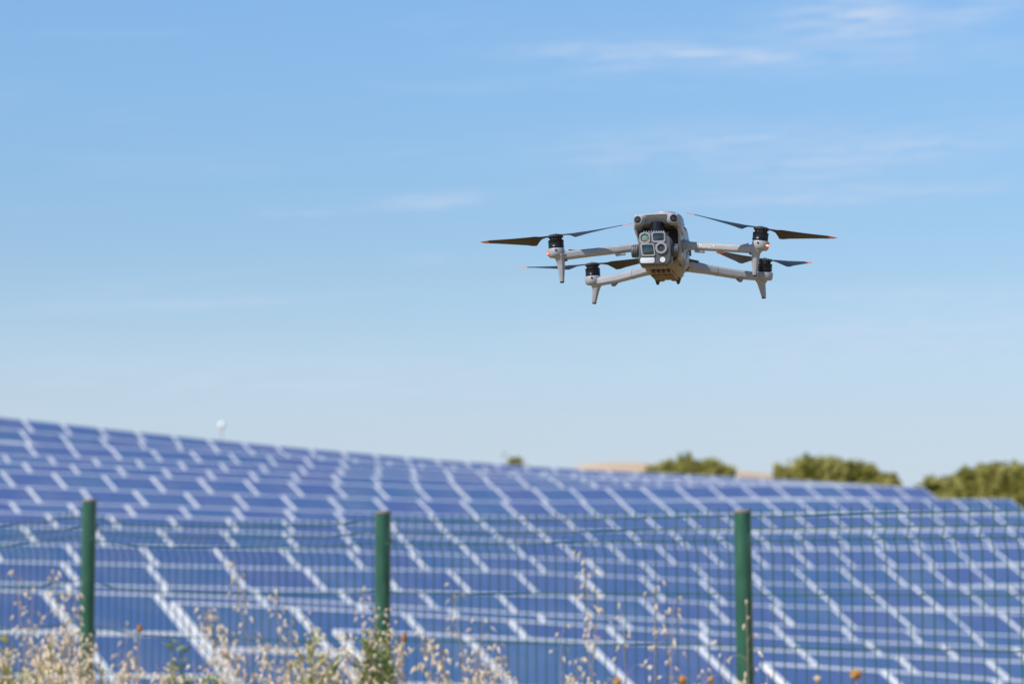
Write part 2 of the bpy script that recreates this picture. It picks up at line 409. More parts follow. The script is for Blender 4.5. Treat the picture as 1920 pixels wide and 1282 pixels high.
# height of the mesh's top wire, read where the photo shows it
MESH = [(-300, 985), (0, 987), (100, 978), (152, 962), (185, 976), (260, 986), (400, 987), (560, 986), (640, 983), (700, 974), (735, 978),
        (900, 977), (1100, 972), (1370, 966), (1420, 968), (1600, 963), (1920, 957), (2300, 950)]
def mesh_z(s):
    p = fpos(s); px = 960 + FPX * p.x / p.y
    xs, yv = zip(*MESH); return at(px, float(np.interp(px, xs, yv)), p.y).z

# ---------------------------------------------------------------- ground
for s in np.arange(-8, 14, 2.0):
    p = fpos(s); base_pts.append((p.x, p.y, ztop(s) - 1.92))
for x, y, z in [(0, 0, 0), (0, -12, 0), (-10, 0, 0), (10, 0, 0), (0, 5, -.02), (-30, 10, .2), (30, 5, -.4), (-25, 40, 0), (14, 15, -.7), (-3, 18, -.5), (4, 17, -.8), (-10, 24, -.9)]:
    base_pts.append((x, y, z))
BP = np.array(base_pts)
FAR = np.array([(-60, 170, 5.0), (0, 180, 4.0), (60, 170, 4.2), (120, 150, 2.5), (-120, 120, 5), (120, 60, -1), (-120, 20, 0), (0, -100, -1), (150, 260, 4), (0, 300, 4), (-150, 300, 4)], dtype=float)
BP = np.vstack([BP, FAR])
def ground_z(x, y):
    d2 = (BP[:, 0] - x) ** 2 + (BP[:, 1] - y) ** 2 + .6
    w = d2 ** -1.6
    return float((w * BP[:, 2]).sum() / w.sum())
def axis(vals): return sorted(set(round(v, 2) for v in vals))
gx = axis(list(np.arange(-60, 100.1, 2.5)) + [-2500, -1500, -800, -400, -250, -160, -110, -80, 120, 150, 200, 300, 500, 900, 1600, 2500])
gy = axis(list(np.arange(-15, 175.1, 2.5)) + [-2500, -1200, -500, -200, -80, -40, 200, 240, 300, 400, 600, 1000, 1800, 3200])
bm = bmesh.new(); gv = []
for y in gy:
    rowv = []
    for x in gx:
        z = ground_z(x, y)
        far = max(0, min(1, (math.hypot(x, y - 80) - 150) / 500)); z = z * (1 - far) - 1.0 * far
        rowv.append(bm.verts.new((x, y, z)))
    gv.append(rowv)
for a, b in zip(gv, gv[1:]):
    for i in range(len(gx) - 1): bm.faces.new((a[i], a[i + 1], b[i + 1], b[i]))
g = finish('ground', bm, M_ground, smooth_deg=180); tag(g, 'dry straw coloured ground under the panels and fence', kind='structure')

# dry hill far behind
HX = [(980, 905), (1040, 888), (1075, 877), (1100, 869), (1150, 867), (1210, 868), (1280, 874), (1350, 880), (1400, 884), (1450, 889), (1560, 905), (1700, 930)]
bm = bmesh.new(); r0, r1, r2 = [], [], []
for px, py in HX:
    c = at(px, py, 330); r1.append(bm.verts.new(c)); r0.append(bm.verts.new((c.x * .86, 270, -2))); r2.append(bm.verts.new((c.x * 1.25, 430, -2)))
for a, b in ((r0, r1), (r1, r2)):
    for i in range(len(a) - 1): bm.faces.new((a[i], a[i + 1], b[i + 1], b[i]))
tag(finish('dry_hill', bm, M_hill, smooth_deg=180), 'low tan dry hill behind the panels, left of the first trees', kind='structure')

# ---------------------------------------------------------------- trees on the horizon
rng = np.random.default_rng(3)
def tree(loc, lobes, label, trunk_h, nleaf, leaf=(.16, .36), group=None, mat_=M_crown):
    """lobes: (dx, dy, z, rx, rz) ellipsoids of foliage, metres from the foot"""
    root = empty('tree', loc); tag(root, label, 'tree', group)
    bm = bmesh.new(); top = max(l[2] for l in lobes)
    tube(bm, [(0, 0, -.3), (.05, 0, trunk_h * .5), (-.05, 0, trunk_h), (0, .05, top * .75)], [.24, .19, .15, .05], 8)
    for l in lobes:
        tube(bm, [(0, 0, trunk_h * .8), (l[0] * .5, l[1] * .5, (trunk_h + l[2]) * .5), (l[0] * .85, l[1] * .85, l[2])], [.11, .07, .03], 5)
    finish('trunk', bm, M_bark, root)
    vol = np.array([l[3] ** 2 * l[4] for l in lobes]); vol = vol / vol.sum()
    vs, fs = [], []
    for (dx, dy, z, rx, rz), fr in zip(lobes, vol):
        n = int(nleaf * fr)
        # twig clumps inside the lobe, leaves round each clump: gaps and lit clumps
        nc = max(6, n // 36)
        cl = rng.normal(size=(nc, 3)); cl /= np.linalg.norm(cl, axis=1)[:, None]
        cl *= (rng.uniform(.45, 1.06, nc) ** .6)[:, None]
        for c in cl:
            cc = np.array([dx, dy, z]) + c * np.array([rx, rx, rz])
            for _ in range(36):
                p = cc + np.clip(rng.normal(size=3), -1.7, 1.7) * (.17 * rx + .12)
                a, b = rng.normal(size=3), rng.normal(size=3); a /= np.linalg.norm(a); b -= a * a.dot(b); b /= np.linalg.norm(b)
                s = rng.uniform(*leaf); k = len(vs)
                vs += [tuple(p - a * s), tuple(p + b * s * .5), tuple(p + a * s), tuple(p - b * s * .5)]; fs.append((k, k + 1, k + 2, k + 3))
    me = bpy.data.meshes.new('crown'); me.from_pydata(vs, [], fs); me.materials.append(mat_)
    link('crown', me, root)
    return root
def tree_px(px, ptop, pbot, width, Y, label, spec, n, trunk_frac=.2):
    """spec: lobes in fractions of the visible crown; the foot stands on the ground hidden behind the panels"""
    ppm = FPX / Y; gz = ground_z(at(px, pbot, Y).x, Y)
    base = at(px, pbot, Y); base.z = gz; top = at(px, ptop, Y).z
    Wm = width / ppm; Hm = top - gz
    vis = (pbot - ptop) / ppm
    lobes = [(fx * Wm, fy * Wm, Hm - max(fr * Wm * .8, .5) * 1.12 - vis * (fz - .22) * .75, fr * Wm, max(fr * Wm * .8, .5)) for fx, fy, fz, fr in spec]
    return tree(base, lobes, label, Hm * trunk_frac, n, group='trees along the horizon')
tree_px(1248, 858, 888, 75, 150, 'olive green tree with a pointed left top beside the tan hill',
        [(-.22, 0, .55, .22), (.02, .1, .75, .26), (.25, 0, .65, .20), (0, 0, 1.6, .40), (-.2, 0, 1.5, .28)], 2600)
tree_px(1298, 850, 888, 80, 152, 'tallest rounded olive tree of the pair right of the tan hill',
        [(-.12, 0, .42, .24), (.14, .1, .55, .25), (0, -.1, 1.2, .42), (.3, 0, 1.0, .2)], 2600)
tree_px(1345, 862, 888, 60, 151, 'smaller round tree at the right end of the left clump',
        [(-.1, 0, .6, .30), (.2, 0, .85, .26), (0, 0, 1.6, .42)], 1800)
tree_px(1532, 855, 905, 110, 140, 'broad olive tree with the highest top, left half of the middle clump',
        [(-.30, 0, .62, .20), (-.08, 0, .38, .26), (.12, .1, .40, .25), (.33, 0, .55, .24), (0, -.1, 1.0, .42), (-.35, 0, 1.1, .26)], 4200)
tree_px(1602, 864, 905, 84, 142, 'mid-height olive tree inside the middle clump',
        [(-.25, 0, .5, .28), (.1, 0, .45, .28), (.3, .1, .7, .24), (0, 0, 1.1, .42)], 3000)
tree_px(1648, 876, 910, 58, 141, 'low olive tree sloping down at the right end of the middle clump',
        [(-.2, 0, .45, .32), (.15, 0, .7, .30), (.35, 0, 1.1, .24), (0, 0, 1.4, .45)], 1800)
tree_px(1470, 871, 900, 36, 145, 'small dark bush standing alone left of the middle tree clump',
        [(-.1, 0, .5, .32), (.2, 0, .7, .28), (0, 0, 1.5, .4)], 900)
tree_px(1746, 893, 922, 36, 130, 'small bush between the middle clump and the big right hand tree',
        [(.05, 0, .4, .30), (-.3, 0, .75, .26), (.3, 0, .8, .26), (0, 0, 1.5, .45)], 900)
tree_px(1826, 884, 945, 100, 120, 'wide pale olive tree rising behind the row ends at the right',
        [(-.30, 0, .45, .20), (-.05, 0, .25, .27), (.2, .1, .30, .28), (0, -.1, .75, .40), (-.28, 0, .9, .28), (.3, 0, .8, .3)], 4600)
tree_px(1908, 876, 948, 130, 118, 'tallest of the right hand trees, cut by the edge of the picture',
        [(-.25, 0, .25, .26), (.02, 0, .22, .30), (.3, .1, .25, .28), (0, -.1, .65, .42), (-.32, 0, .75, .28), (.34, 0, .8, .3)], 5400)
tree_px(2040, 876, 950, 150, 122, 'olive tree just past the right hand edge', 
        [(-.25, 0, .25, .26), (.02, 0, .22, .30), (.3, .1, .25, .28), (0, -.1, .65, .42)], 2600)
tree_px(966, 859, 878, 26, 170, 'tiny lone tree top peeping over the far row, left of the tan hill',
        [(-.05, 0, .5, .36), (.25, 0, .8, .3), (0, 0, 1.6, .5)], 700)

# poles peeping over the field
def pole(px, py, Y, label, kind):
    c = at(px, py, Y); gz = ground_z(c.x, Y)
    root = empty('lamp_post' if kind != 'ball' else 'ball_mast', (c.x, Y, gz)); h = c.z - gz
    bm = bmesh.new(); tube(bm, [(0, 0, -.3), (0, 0, h * .5), (0, 0, h)], [.06, .04, .025], 8); finish('pole', bm, M_grey, root)
    bm = bmesh.new()
    if kind == 'ball':
        lathe(bm, [(.02, h - .20), (.13, h - .15), (.19, h), (.15, h + .12), (.07, h + .18), (.01, h + .19)], n=20)
        finish('globe', bm, M_ball, root, smooth_deg=60); tag(root, label, 'mast')
    else:
        boxb(bm, (.10, 0, h + .02), (.30, .18, .08)); boxb(bm, (-.10, 0, h - .08), (.16, .12, .08)); finish('lamp_head', bm, M_grey, root, bevel=.02)
        tag(root, label, 'lamp post', 'thin grey poles on the horizon')
    return root
pole(416, 797, 150, 'small white ball on a thin mast above the left skyline', 'ball')
pole(945, 850, 175, 'thin grey pole with a small head above the centre skyline', 'lamp')
pole(1479, 862, 150, 'thin grey pole with a small head beside the middle tree clump', 'lamp')

# ---------------------------------------------------------------- fence
fence = empty('mesh_fence', fpos(SPAN) + Vector((0, 0, ground_z(fpos(SPAN).x, fpos(SPAN).y))))
tag(fence, 'green welded wire mesh fence with round green posts in front of the solar panels', 'fence')
FO = fence.location
for i in range(-2, 6):
    s = i * SPAN; p = fpos(s); zt = ztop(s); zb = ground_z(p.x, p.y) - .4
    rr = .034
    off = fn * .0
    tilt = {0: .004, 1: -.002, 2: -.010}.get(i, 0) * 1.0
    root = Vector((p.x, p.y, 0)) - FO
    bm = bmesh.new()
    tx = fdir * (tilt * -2)
    prof = [(rr, zb), (rr, zb + .7), (rr, zt - .02), (rr, zt - .004)]
    rings = [[Vector((p.x, p.y, z)) - FO + tx * ((zt - z) / 2) + Vector((math.cos(a) * r_, math.sin(a) * r_, 0)) for a in [2 * math.pi * k / 28 for k in range(28)]] for r_, z in prof]
    loft(bm, rings)
    # slot rail along the field side that takes the mesh
    po = finish('post', bm, M_fence, fence)
    bm = bmesh.new(); cpt = Vector((p.x, p.y, 0)) - FO
    rings = [[cpt + Vector((0, 0, z)) + Vector((math.cos(a) * r_, math.sin(a) * r_, 0)) for a in [2 * math.pi * k / 28 for k in range(28)]] for r_, z in [(rr + .0012, zt - .007), (rr + .0012, zt + .001), (rr * .9, zt + .006), (rr * .4, zt + .008)]]
    loft(bm, rings); finish('post_cap', bm, M_topcap, po)
    for hz_ in (.12, .62, 1.12, 1.6):
        bm = bmesh.new(); c = Vector((p.x, p.y, zt - hz_)) - FO + fn * (rr + .006) * -1
        Mx = Matrix.Translation(c + tx * hz_ / 2) @ fdir.to_track_quat('X', 'Z').to_matrix().to_4x4()
        boxb(bm, (0, 0, 0), (.03, .012, .025), Mx); fixn(bm); finish('clip', bm, M_fence, po, bevel=.003)
def wire(bm, pts, r): tube(bm, pts, r, 5)
HW = [0, .05, .095, .30, .50, .70, .90, .945, .99, 1.2, 1.4, 1.6, 1.8]
VPATH = [(-.03, 0), (.05, 0), (.095, .022), (.14, 0), (.90, 0), (.945, .022), (.99, 0), (1.82, 0)]
def voff(d):
    a, b = zip(*VPATH); return float(np.interp(d, a, b))
for i in range(-2, 5):
    s0, s1 = i * SPAN, (i + 1) * SPAN
    bm = bmesh.new()
    n = int((SPAN - .06) / .05)
    side = -(.034 + .004)
    rr = random.Random(i + 40)
    ph, am = rr.uniform(0, 6.28), rr.uniform(.002, .006)
    def base(s, d):
        p = fpos(s); b = am * math.sin(3.1 * (s - s0) / SPAN * 2 + ph + d * 2)
        return Vector((p.x, p.y, mesh_z(s) - d)) - FO + fn * (side * -1 * 0 + voff(d) + b) - fn * 0.0
    for k in range(n + 1):
        s = s0 + .035 + k * .05
        jit = rr.uniform(-.0015, .0015)
        wire(bm, [base(s + jit + rr.uniform(-.001, .001), d) for d, _ in VPATH], .0028)
    for d in HW:
        wire(bm, [base(s, d) - fn * .004 for s in np.linspace(s0 + .02, s1 - .02, 12)], .003)
    o = finish('wire_mesh', bm, M_wire, fence, smooth_deg=60); o['kind'] = 'stuff'

# ---------------------------------------------------------------- wild plants in front of the fence
def stalk_pts(h, lean, az_, n=7, curl=.6):
    pts = []
    for i in range(n):
        t = i / (n - 1); b = lean * (t ** (1 + curl))
        pts.append(Vector((math.cos(az_) * b, math.sin(az_) * b, h * t * (1 - .06 * lean * t))))
    return pts
def husk(bm, p, d, L, r):
    """one drooping oat spikelet: a pointed, slightly open spindle"""
    d = Vector(d).normalized(); u = d.orthogonal().normalized(); w = d.cross(u)
    ring = [bm.verts.new(p + d * L * .4 + (u * math.cos(a) + w * math.sin(a)) * r) for a in (0, 1.57, 3.14, 4.71)]
    a = bm.verts.new(p); b = bm.verts.new(p + d * L)
    for k in range(4):
        j = (k + 1) % 4; bm.faces.new((a, ring[j], ring[k])); bm.faces.new((b, ring[k], ring[j]))
def oat(loc, h, lean, az_, nsp, label, group, seed, dense=1.0, head=.34, matn=None, size=1.0):
    rg = random.Random(seed)
    root = empty('wild_oat', loc); tag(root, label, 'wild grass', group)
    pts = stalk_pts(h, lean, az_)
    bm = bmesh.new(); tube(bm, pts, [.0019] * 4 + [.0015, .0012, .0009], 5)
    for b in range(2):                                     # long dry blades low on the stem
        q = pts[2 + b]; aa = rg.uniform(0, 6.28); L = rg.uniform(.2, .34)
        v = [bm.verts.new(q + Vector((math.cos(aa) * L * t, math.sin(aa) * L * t, L * (.9 * t - 1.1 * t * t))) + Vector((-math.sin(aa), math.cos(aa), 0)) * w) for t, w in ((0, -.003), (0, .003), (.5, .003), (.5, -.003), (1, 0))]
        bm.faces.new((v[0], v[1], v[2], v[3])); bm.faces.new((v[3], v[2], v[4]))
    hs = []
    top = pts[-1]
    for k in range(nsp):
        t = k / max(1, nsp - 1); q = 1 - head * (1 - t) ** 1.0
        f = q * (len(pts) - 1); i = min(len(pts) - 2, int(f)); c = pts[i].lerp(pts[i + 1], f - i)
        aa = rg.uniform(0, 6.28); reach = rg.uniform(.015, .085) * (1.15 - t * .7) * dense
        e = c + Vector((math.cos(aa) * reach, math.sin(aa) * reach, rg.uniform(.0, .05)))
        tube(bm, [c, c.lerp(e, .5) + Vector((0, 0, .012)), e], .0006, 3)
        hs.append((e, Vector((math.cos(aa) * .45 + rg.uniform(-.2, .2), math.sin(aa) * .45 + rg.uniform(-.2, .2), rg.uniform(-1.0, -.2)))))
    finish('stem', bm, M_straw, root, smooth_deg=60)
    bm = bmesh.new()
    for e, d in hs: husk(bm, e, d, rg.uniform(.018, .029) * size, rg.uniform(.0040, .0062) * size)
    o = finish('panicle', bm, matn or M_husk, root, smooth_deg=0); o['kind'] = 'stuff'
    return root
def foot(px, Y, dx=0, dy=0):
    c = at(px, 1200, Y); return Vector((c.x + dx, Y + dy, ground_z(c.x + dx, Y + dy)))
def stand(px, ptop, Y, lean, az_):
    """foot position and height so the tip ends at the pixel"""
    tip = at(px, ptop, Y); f = Vector((tip.x - math.cos(az_) * lean, Y - math.sin(az_) * lean, 0)); f.z = ground_z(f.x, f.y)
    return f, (tip.z - f.z) / (1 - .06 * lean)
OATS = [  # pixel x, top y, distance, lean, azimuth, spikelets, words
 (30, 1075, 9.9, .16, 2.7, 26, 'tall thin wild oat at the far left with few pale seeds'),
 (62, 1125, 10.3, .10, .2, 22, 'wild oat between the far left one and the left fence post'),
 (100, 1085, 10.2, .20, 3.4, 40, 'bushy pale wild oat just left of the left fence post'),
 (140, 1120, 10.6, .14, 1.0, 44, 'dense cream oat head touching the left side of the left post'),
 (236, 1175, 10.6, .05, 2.0, 15, 'short oat with one pale tuft right of the left post'),
 (385, 1150, 10.2, .28, 3.5, 74, 'thick golden oat plume leaning left in front of the third panel row'),
 (420, 1188, 10.0, .26, 3.4, 70, 'second thick golden plume, lower right of the leaning plume'),
 (440, 1068, 10.3, .20, 3.3, 34, 'tallest wild oat left of the middle post, its cream head arching left'),
 (515, 1118, 10.1, .16, 3.6, 34, 'arching wild oat midway between the left and middle posts'),
 (548, 1150, 9.7, .10, .4, 26, 'wild oat with scattered round seeds left of the yellow green bush'),
 (590, 1185, 9.6, .12, 2.4, 34, 'wild oat rising out of the yellow green bush'),
 (683, 1100, 10.4, .06, 1.4, 22, 'slim wild oat right beside the middle fence post'),
 (704, 1160, 9.6, .03, 1.4, 30, 'cream seed spike in front of the middle fence post'),
 (745, 1190, 9.4, .10, .2, 24, 'wild oat leaning right beside the middle post'),
 (790, 1205, 9.2, .18, 3.3, 60, 'dense cream oat cluster right of the middle post, low in the picture'),
 (826, 1222, 9.0, .18, 3.2, 60, 'low wide oat cluster at the bottom edge near the centre'),
 (850, 1115, 9.7, .16, 3.0, 22, 'curling wild oat with a pinkish arching head near the centre'),
 (905, 1165, 9.5, .08, .3, 24, 'wild oat standing over the front panel edge near the centre'),
 (935, 1210, 9.2, .10, .2, 24, 'small leaning oat left of the lower centre'),
 (1052, 1195, 9.0, .05, 1.2, 16, 'short wild oat with large seeds right of the centre'),
 (1098, 1045, 9.4, .05, 2.6, 28, 'tall straight wild oat in the middle of the right mesh bay'),
 (1122, 1118, 9.3, .10, .4, 18, 'thin wild oat leaning right beside the tall straight one'),
 (1166, 1150, 9.2, .07, 2.8, 14, 'sparse wild oat with a few tiny seeds left of the right post'),
 (1228, 1098, 9.1, .03, 1.5, 18, 'slender wild oat ending in one large upright seed'),
 (1262, 1140, 9.0, .05, .5, 30, 'compact oat head a little left of the right fence post'),
 (1400, 1150, 8.8, .03, 2.0, 14, 'wispy oat crossing the right fence post'),
 (1360, 1215, 8.8, .06, .5, 12, 'low wispy oat leaning on the right fence post'),
]
for i, (px, py, Y, lean, a_, ns, lab) in enumerate(OATS):
    f, h = stand(px, py, Y, lean, a_)
    oat(f, h, lean, a_, int(ns * 1.15), lab, 'wild oats in front of the fence', 100 + i, dense=.8 if ns > 50 else 1.0, head=.30 if ns < 50 else .26, size=1.15 if ns < 40 else 1.3)
# many low stems that cannot be told apart
rg = random.Random(11); gs = bmesh.new(); gh = bmesh.new()
fill = [((-120, 60), 24, (1195, 1290)), ((60, 175), 30, (1165, 1290)), ((185, 330), 16, (1220, 1300)), ((330, 480), 9, (1225, 1300)),
        ((480, 640), 16, (1185, 1290)), ((640, 760), 12, (1190, 1290)), ((760, 960), 17, (1215, 1295)), ((960, 1400), 8, (1235, 1300)), ((1400, 2050), 7, (1268, 1315))]
for (x0, x1), n, (y0, y1) in fill:
    for _ in range(n):
        px = rg.uniform(x0, x1); lean = rg.uniform(.03, .16); a_ = rg.choice((rg.uniform(2.6, 3.8), rg.uniform(-.6, .8)))
        f, h = stand(px, rg.uniform(y0, y1), rg.uniform(8.4, 10.0), lean, a_)
        pts = [f + p for p in stalk_pts(h, lean, a_)]; tube(gs, pts, [.0019] * 4 + [.0015, .0012, .0009], 4)
        n_ = rg.randint(14, 32)
        for k in range(n_):
            t = k / n_; q = 1 - .24 * (1 - t); ff = q * 6; i = min(5, int(ff)); c = pts[i].lerp(pts[i + 1], ff - i)
            aa = rg.uniform(0, 6.28); rch = rg.uniform(.01, .06) * (1.1 - t * .7)
            e = c + Vector((math.cos(aa) * rch, math.sin(aa) * rch, rg.uniform(0, .04))); tube(gs, [c, e], .0006, 3)
            husk(gh, e, (math.cos(aa) * .45, math.sin(aa) * .45, rg.uniform(-1, -.2)), rg.uniform(.018, .030), rg.uniform(.0045, .0068))
# leaf blades and stalks of the thick undergrowth, also where only a step to the side would show it
for _ in range(1500):
    s_ = rg.uniform(-4, 8); p = fpos(s_) + fn * rg.uniform(.25, 3.2) * (1 if fn.y < 0 else -1); p.z = ground_z(p.x, p.y)
    L_ = rg.uniform(.35, .85); aa = rg.uniform(0, 6.28); b_ = rg.uniform(.05, .3); w_ = Vector((-math.sin(aa), math.cos(aa), 0)) * rg.uniform(.002, .005)
    m_ = p + Vector((math.cos(aa) * b_ * .3, math.sin(aa) * b_ * .3, L_ * .6)); t_ = p + Vector((math.cos(aa) * b_, math.sin(aa) * b_, L_))
    v = [gs.verts.new(q) for q in (p - w_, p + w_, m_ + w_ * .7, t_, m_ - w_ * .7)]; gs.faces.new(v)
o = finish('dry_grass', gs, M_straw, None, smooth_deg=0); tag(o, 'dry straw stalks and blades growing thickly in front of the fence', 'grass', kind='stuff')
o = finish('grass_seed', gh, M_husk, None, smooth_deg=0); tag(o, 'low band of cream grass seed heads along the bottom edge', 'grass seed', kind='stuff')
def headed(px, py, Y, name, label, r, m, lean=.05, a_=1.0, elong=1.3, group=None, cat='seed head'):
    f, h = stand(px, py, Y, lean, a_); root = empty(name, f); tag(root, label, cat, group)
    pts = stalk_pts(h, lean, a_); bm = bmesh.new(); tube(bm, pts, .0018, 5); finish('stem', bm, M_straw, root, smooth_deg=60)
    bm = bmesh.new(); bmesh.ops.create_icosphere(bm, subdivisions=2, radius=r)
    q = random.Random(px)
    for v in bm.verts: v.co = v.co * q.uniform(.86, 1.2); v.co.z *= elong; v.co += pts[-1]
    if name == 'thistle':
        for k in range(26):
            d = Vector((q.gauss(0, 1), q.gauss(0, 1), abs(q.gauss(0, 1)) + .3)).normalized()
            husk(bm, pts[-1] + d * r * .7, d, r * .9, r * .10)
    finish('head', bm, m, root, smooth_deg=0)
headed(262, 1178, 10.4, 'dock', 'rusty brown seed head right of the left fence post', .011, M_red, .04, .5, 1.6)
headed(757, 1196, 9.6, 'dock', 'dark rusty seed head just right of the middle post', .010, M_red, .03, .5, 1.9)
headed(750, 1216, 9.5, 'dock', 'orange brown seed head below the dark rusty one', .009, M_orange, .03, 2.5, 2.0)
headed(1605, 1264, 8.4, 'thistle', 'round orange thistle head alone at the bottom right', .017, M_orange, .03, 1, .9)
headed(1532, 1272, 8.4, 'thistle', 'pale cream thistle head left of the round orange one', .010, M_husk, .02, 1, .9)
headed(1280, 1275, 8.6, 'thistle', 'orange thistle head at the bottom edge left of the right post', .014, M_orange, .03, 2, .9)
headed(1333, 1274, 8.6, 'thistle', 'small orange thistle head touching the right post at the bottom', .010, M_orange, .02, 1, .9)
headed(1158, 1278, 8.6, 'thistle', 'yellow orange thistle head at the bottom edge right of centre', .013, M_orange, .03, 2, .9)
def herb(px, py, Y, width, label, m, n, seed, flowers=0, flowm=None):
    rg = random.Random(seed); c = at(px, py, Y); g0 = ground_z(c.x, Y); h = c.z - g0
    root = empty('leafy_herb', (c.x, Y, g0)); tag(root, label, 'wild herb', 'green herbs in front of the fence')
    bm = bmesh.new(); tips = []
    lb = bmesh.new()
    for k in range(n):
        a = rg.uniform(0, 6.28); rr_ = width * rg.random() ** .7; hh = h * (1 - .22 * (rr_ / width) ** 2) * rg.uniform(.86, 1.02)
        b = Vector((math.cos(a) * rr_ * .25, math.sin(a) * rr_ * .25, 0)); t = Vector((math.cos(a) * rr_, math.sin(a) * rr_, hh))
        mid = b.lerp(t, .55) + Vector((0, 0, .04)); pts = [b, mid, t]; tube(bm, pts, [.0022, .0016, .0008], 4); tips.append(t)
        for j in range(44):
            q = .45 + .55 * rg.random(); p = b.lerp(mid, q / .55) if q < .55 else mid.lerp(t, (q - .55) / .45)
            d = Vector((rg.gauss(0, 1), rg.gauss(0, 1), rg.uniform(.2, 1.4))).normalized(); L = rg.uniform(.020, .050); w = d.orthogonal().normalized() * rg.uniform(.0028, .0052)
            v = [lb.verts.new(p - w), lb.verts.new(p + w), lb.verts.new(p + d * L * .6 + w), lb.verts.new(p + d * L), lb.verts.new(p + d * L * .6 - w)]
            lb.faces.new(v)
    finish('stem', bm, m, root, smooth_deg=60); finish('foliage', lb, m, root, smooth_deg=0)
    if flowers:
        fb = bmesh.new()
        for t in tips:
            for _ in range(flowers):
                husk(fb, t + Vector((rg.gauss(0, .018), rg.gauss(0, .018), rg.gauss(-.01, .035))), (rg.gauss(0, 1), rg.gauss(0, 1), 1), rg.uniform(.010, .018), .0055)
        finish('flower', fb, flowm, root, smooth_deg=0)['kind'] = 'stuff'
herb(592, 1190, 9.3, .13, 'yellow green feathery bush left of the middle post', M_herb2, 70, 1, 4, M_husk)
herb(706, 1160, 9.3, .10, 'green bush with cream flowers at the foot of the middle post', M_herb, 64, 2, 6, M_husk)
herb(332, 1190, 9.9, .08, 'thin green feathery weed between the left post and the golden plume', M_herb, 16, 3)
herb(18, 1195, 9.4, .12, 'yellow green weed at the bottom left corner', M_herb2, 46, 4, 2, M_husk)
herb(92, 1215, 9.3, .12, 'yellow green weed left of the left post among the oats', M_herb2, 44, 5, 2, M_straw)
herb(640, 1235, 9.2, .09, 'low green weed between the two bushes', M_herb, 34, 6)
herb(205, 1238, 9.2, .11, 'low yellow green weed just right of the left post', M_herb2, 34, 7, 2, M_straw)
herb(410, 1245, 9.1, .10, 'low green weed under the golden plumes', M_herb, 24, 8, 2, M_husk)

# ---------------------------------------------------------------- the drone (millimetres, nose towards the camera, +Y = back)
S = .001
ref = at(1232.5, 452, 4.735)
drone = empty('quadcopter_drone', ref)
DY, DP, DR = R(11.5), R(1.7), R(0.5)
# back swings to the right (nose to the left); back a touch lower; right side higher
Rm = Matrix.Rotation(-DY, 3, 'Z') @ Matrix.Rotation(-DP, 3, 'X') @ Matrix.Rotation(-DR, 3, 'Y')
drone.rotation_euler = Rm.to_euler(); ORG = Vector((0, -134, 0))     # local origin shifted to the front motor line
tag(drone, 'grey quadcopter drone with four arms and a multi lens camera hovering in the sky', 'drone')
def L(p): return (Vector(p) - ORG) * S
def dl(secs): return [[L(p) for p in s] for s in secs]
def dbox(bm, c, s, M=None):
    c = Vector(c); h = Vector(s) * .5; v = []
    for z in (-1, 1):
        for x, y in ((-1, -1), (1, -1), (1, 1), (-1, 1)):
            p = Vector((x * h.x, y * h.y, z * h.z)); p = c + (M @ p if M else p); v.append(bm.verts.new(L(p)))
    for f in ((3, 2, 1, 0), (4, 5, 6, 7), (0, 1, 5, 4), (1, 2, 6, 5), (2, 3, 7, 6), (3, 0, 4, 7)): bm.faces.new([v[i] for i in f])
def dlathe(bm, c, axis_, prof, n=32):
    q = Vector(axis_).normalized().to_track_quat('Z', 'Y').to_matrix(); c = Vector(c)
    loft(bm, [[L(c + q @ Vector((r * math.cos(2 * math.pi * k / n), r * math.sin(2 * math.pi * k / n), z))) for k in range(n)] for r, z in prof])
def dpart(name, bm, m, parent=None, bevel=0, segs=3, ang=30, sm=38):
    fixn(bm); return finish(name, bm, m, parent or drone, bevel * S, segs, sm, ang)
def sec(y, w, zb, zt, ct, cb):
    return [(-w, y, zb + cb), (-w * 1.0, y, (zb + zt) / 2), (-w * .98, y, zt - ct), (-w + ct * 1.1, y, zt), (w - ct * 1.1, y, zt), (w * .98, y, zt - ct), (w, y, (zb + zt) / 2), (w, y, zb + cb), (w - cb, y, zb), (-w + cb, y, zb)]
# main fuselage
bm = bmesh.new()
loft(bm, dl([sec(-100, 31, -20, 46, 12, 8), sec(-90, 36, -26, 51, 12, 10), sec(-60, 38, -31, 53, 13, 10), sec(0, 38, -33, 53, 14, 10), sec(60, 32, -26, 49, 14, 10), (sec(105, 25, -22, 42, 12, 9)), sec(122, 19, -16, 34, 10, 8)]))
body = dpart('fuselage', bm, M_shell, bevel=2.0)
# head shell with its brow over the gimbal
def hsec(x, pts): return [(x, y, z) for y, z in pts]
E = [(-136, 38), (-132, 26), (-118, 18), (-96, 14), (-93, 43), (-116, 45), (-132, 43)]
Q = [(-149, 40.5), (-144, 25), (-126, 19), (-96, 15), (-93, 51), (-118, 50), (-146, 47)]
C1 = [(-150, 41.5), (-141, 30), (-126, 30), (-96, 30), (-93, 55), (-118, 53), (-148.5, 47.5)]
C0 = [(-147.5, 42), (-136, 31), (-125, 31), (-96, 31), (-93, 57), (-118, 54), (-148.5, 48)]
bm = bmesh.new()
loft(bm, dl([hsec(-43, E), hsec(-39, Q), hsec(-25, C1), hsec(-19, C0), hsec(19, C0), hsec(25, C1), hsec(39, Q), hsec(43, E)]))
head = dpart('head_shell', bm, M_shell, bevel=2.2, ang=24)
# thin lip over the brow, joints round the top cover
bm = bmesh.new(); dbox(bm, (0, -148.6, 45.6), (38, 2.6, 1.6)); dpart('brow_lip', bm, M_shell, head, bevel=.8)
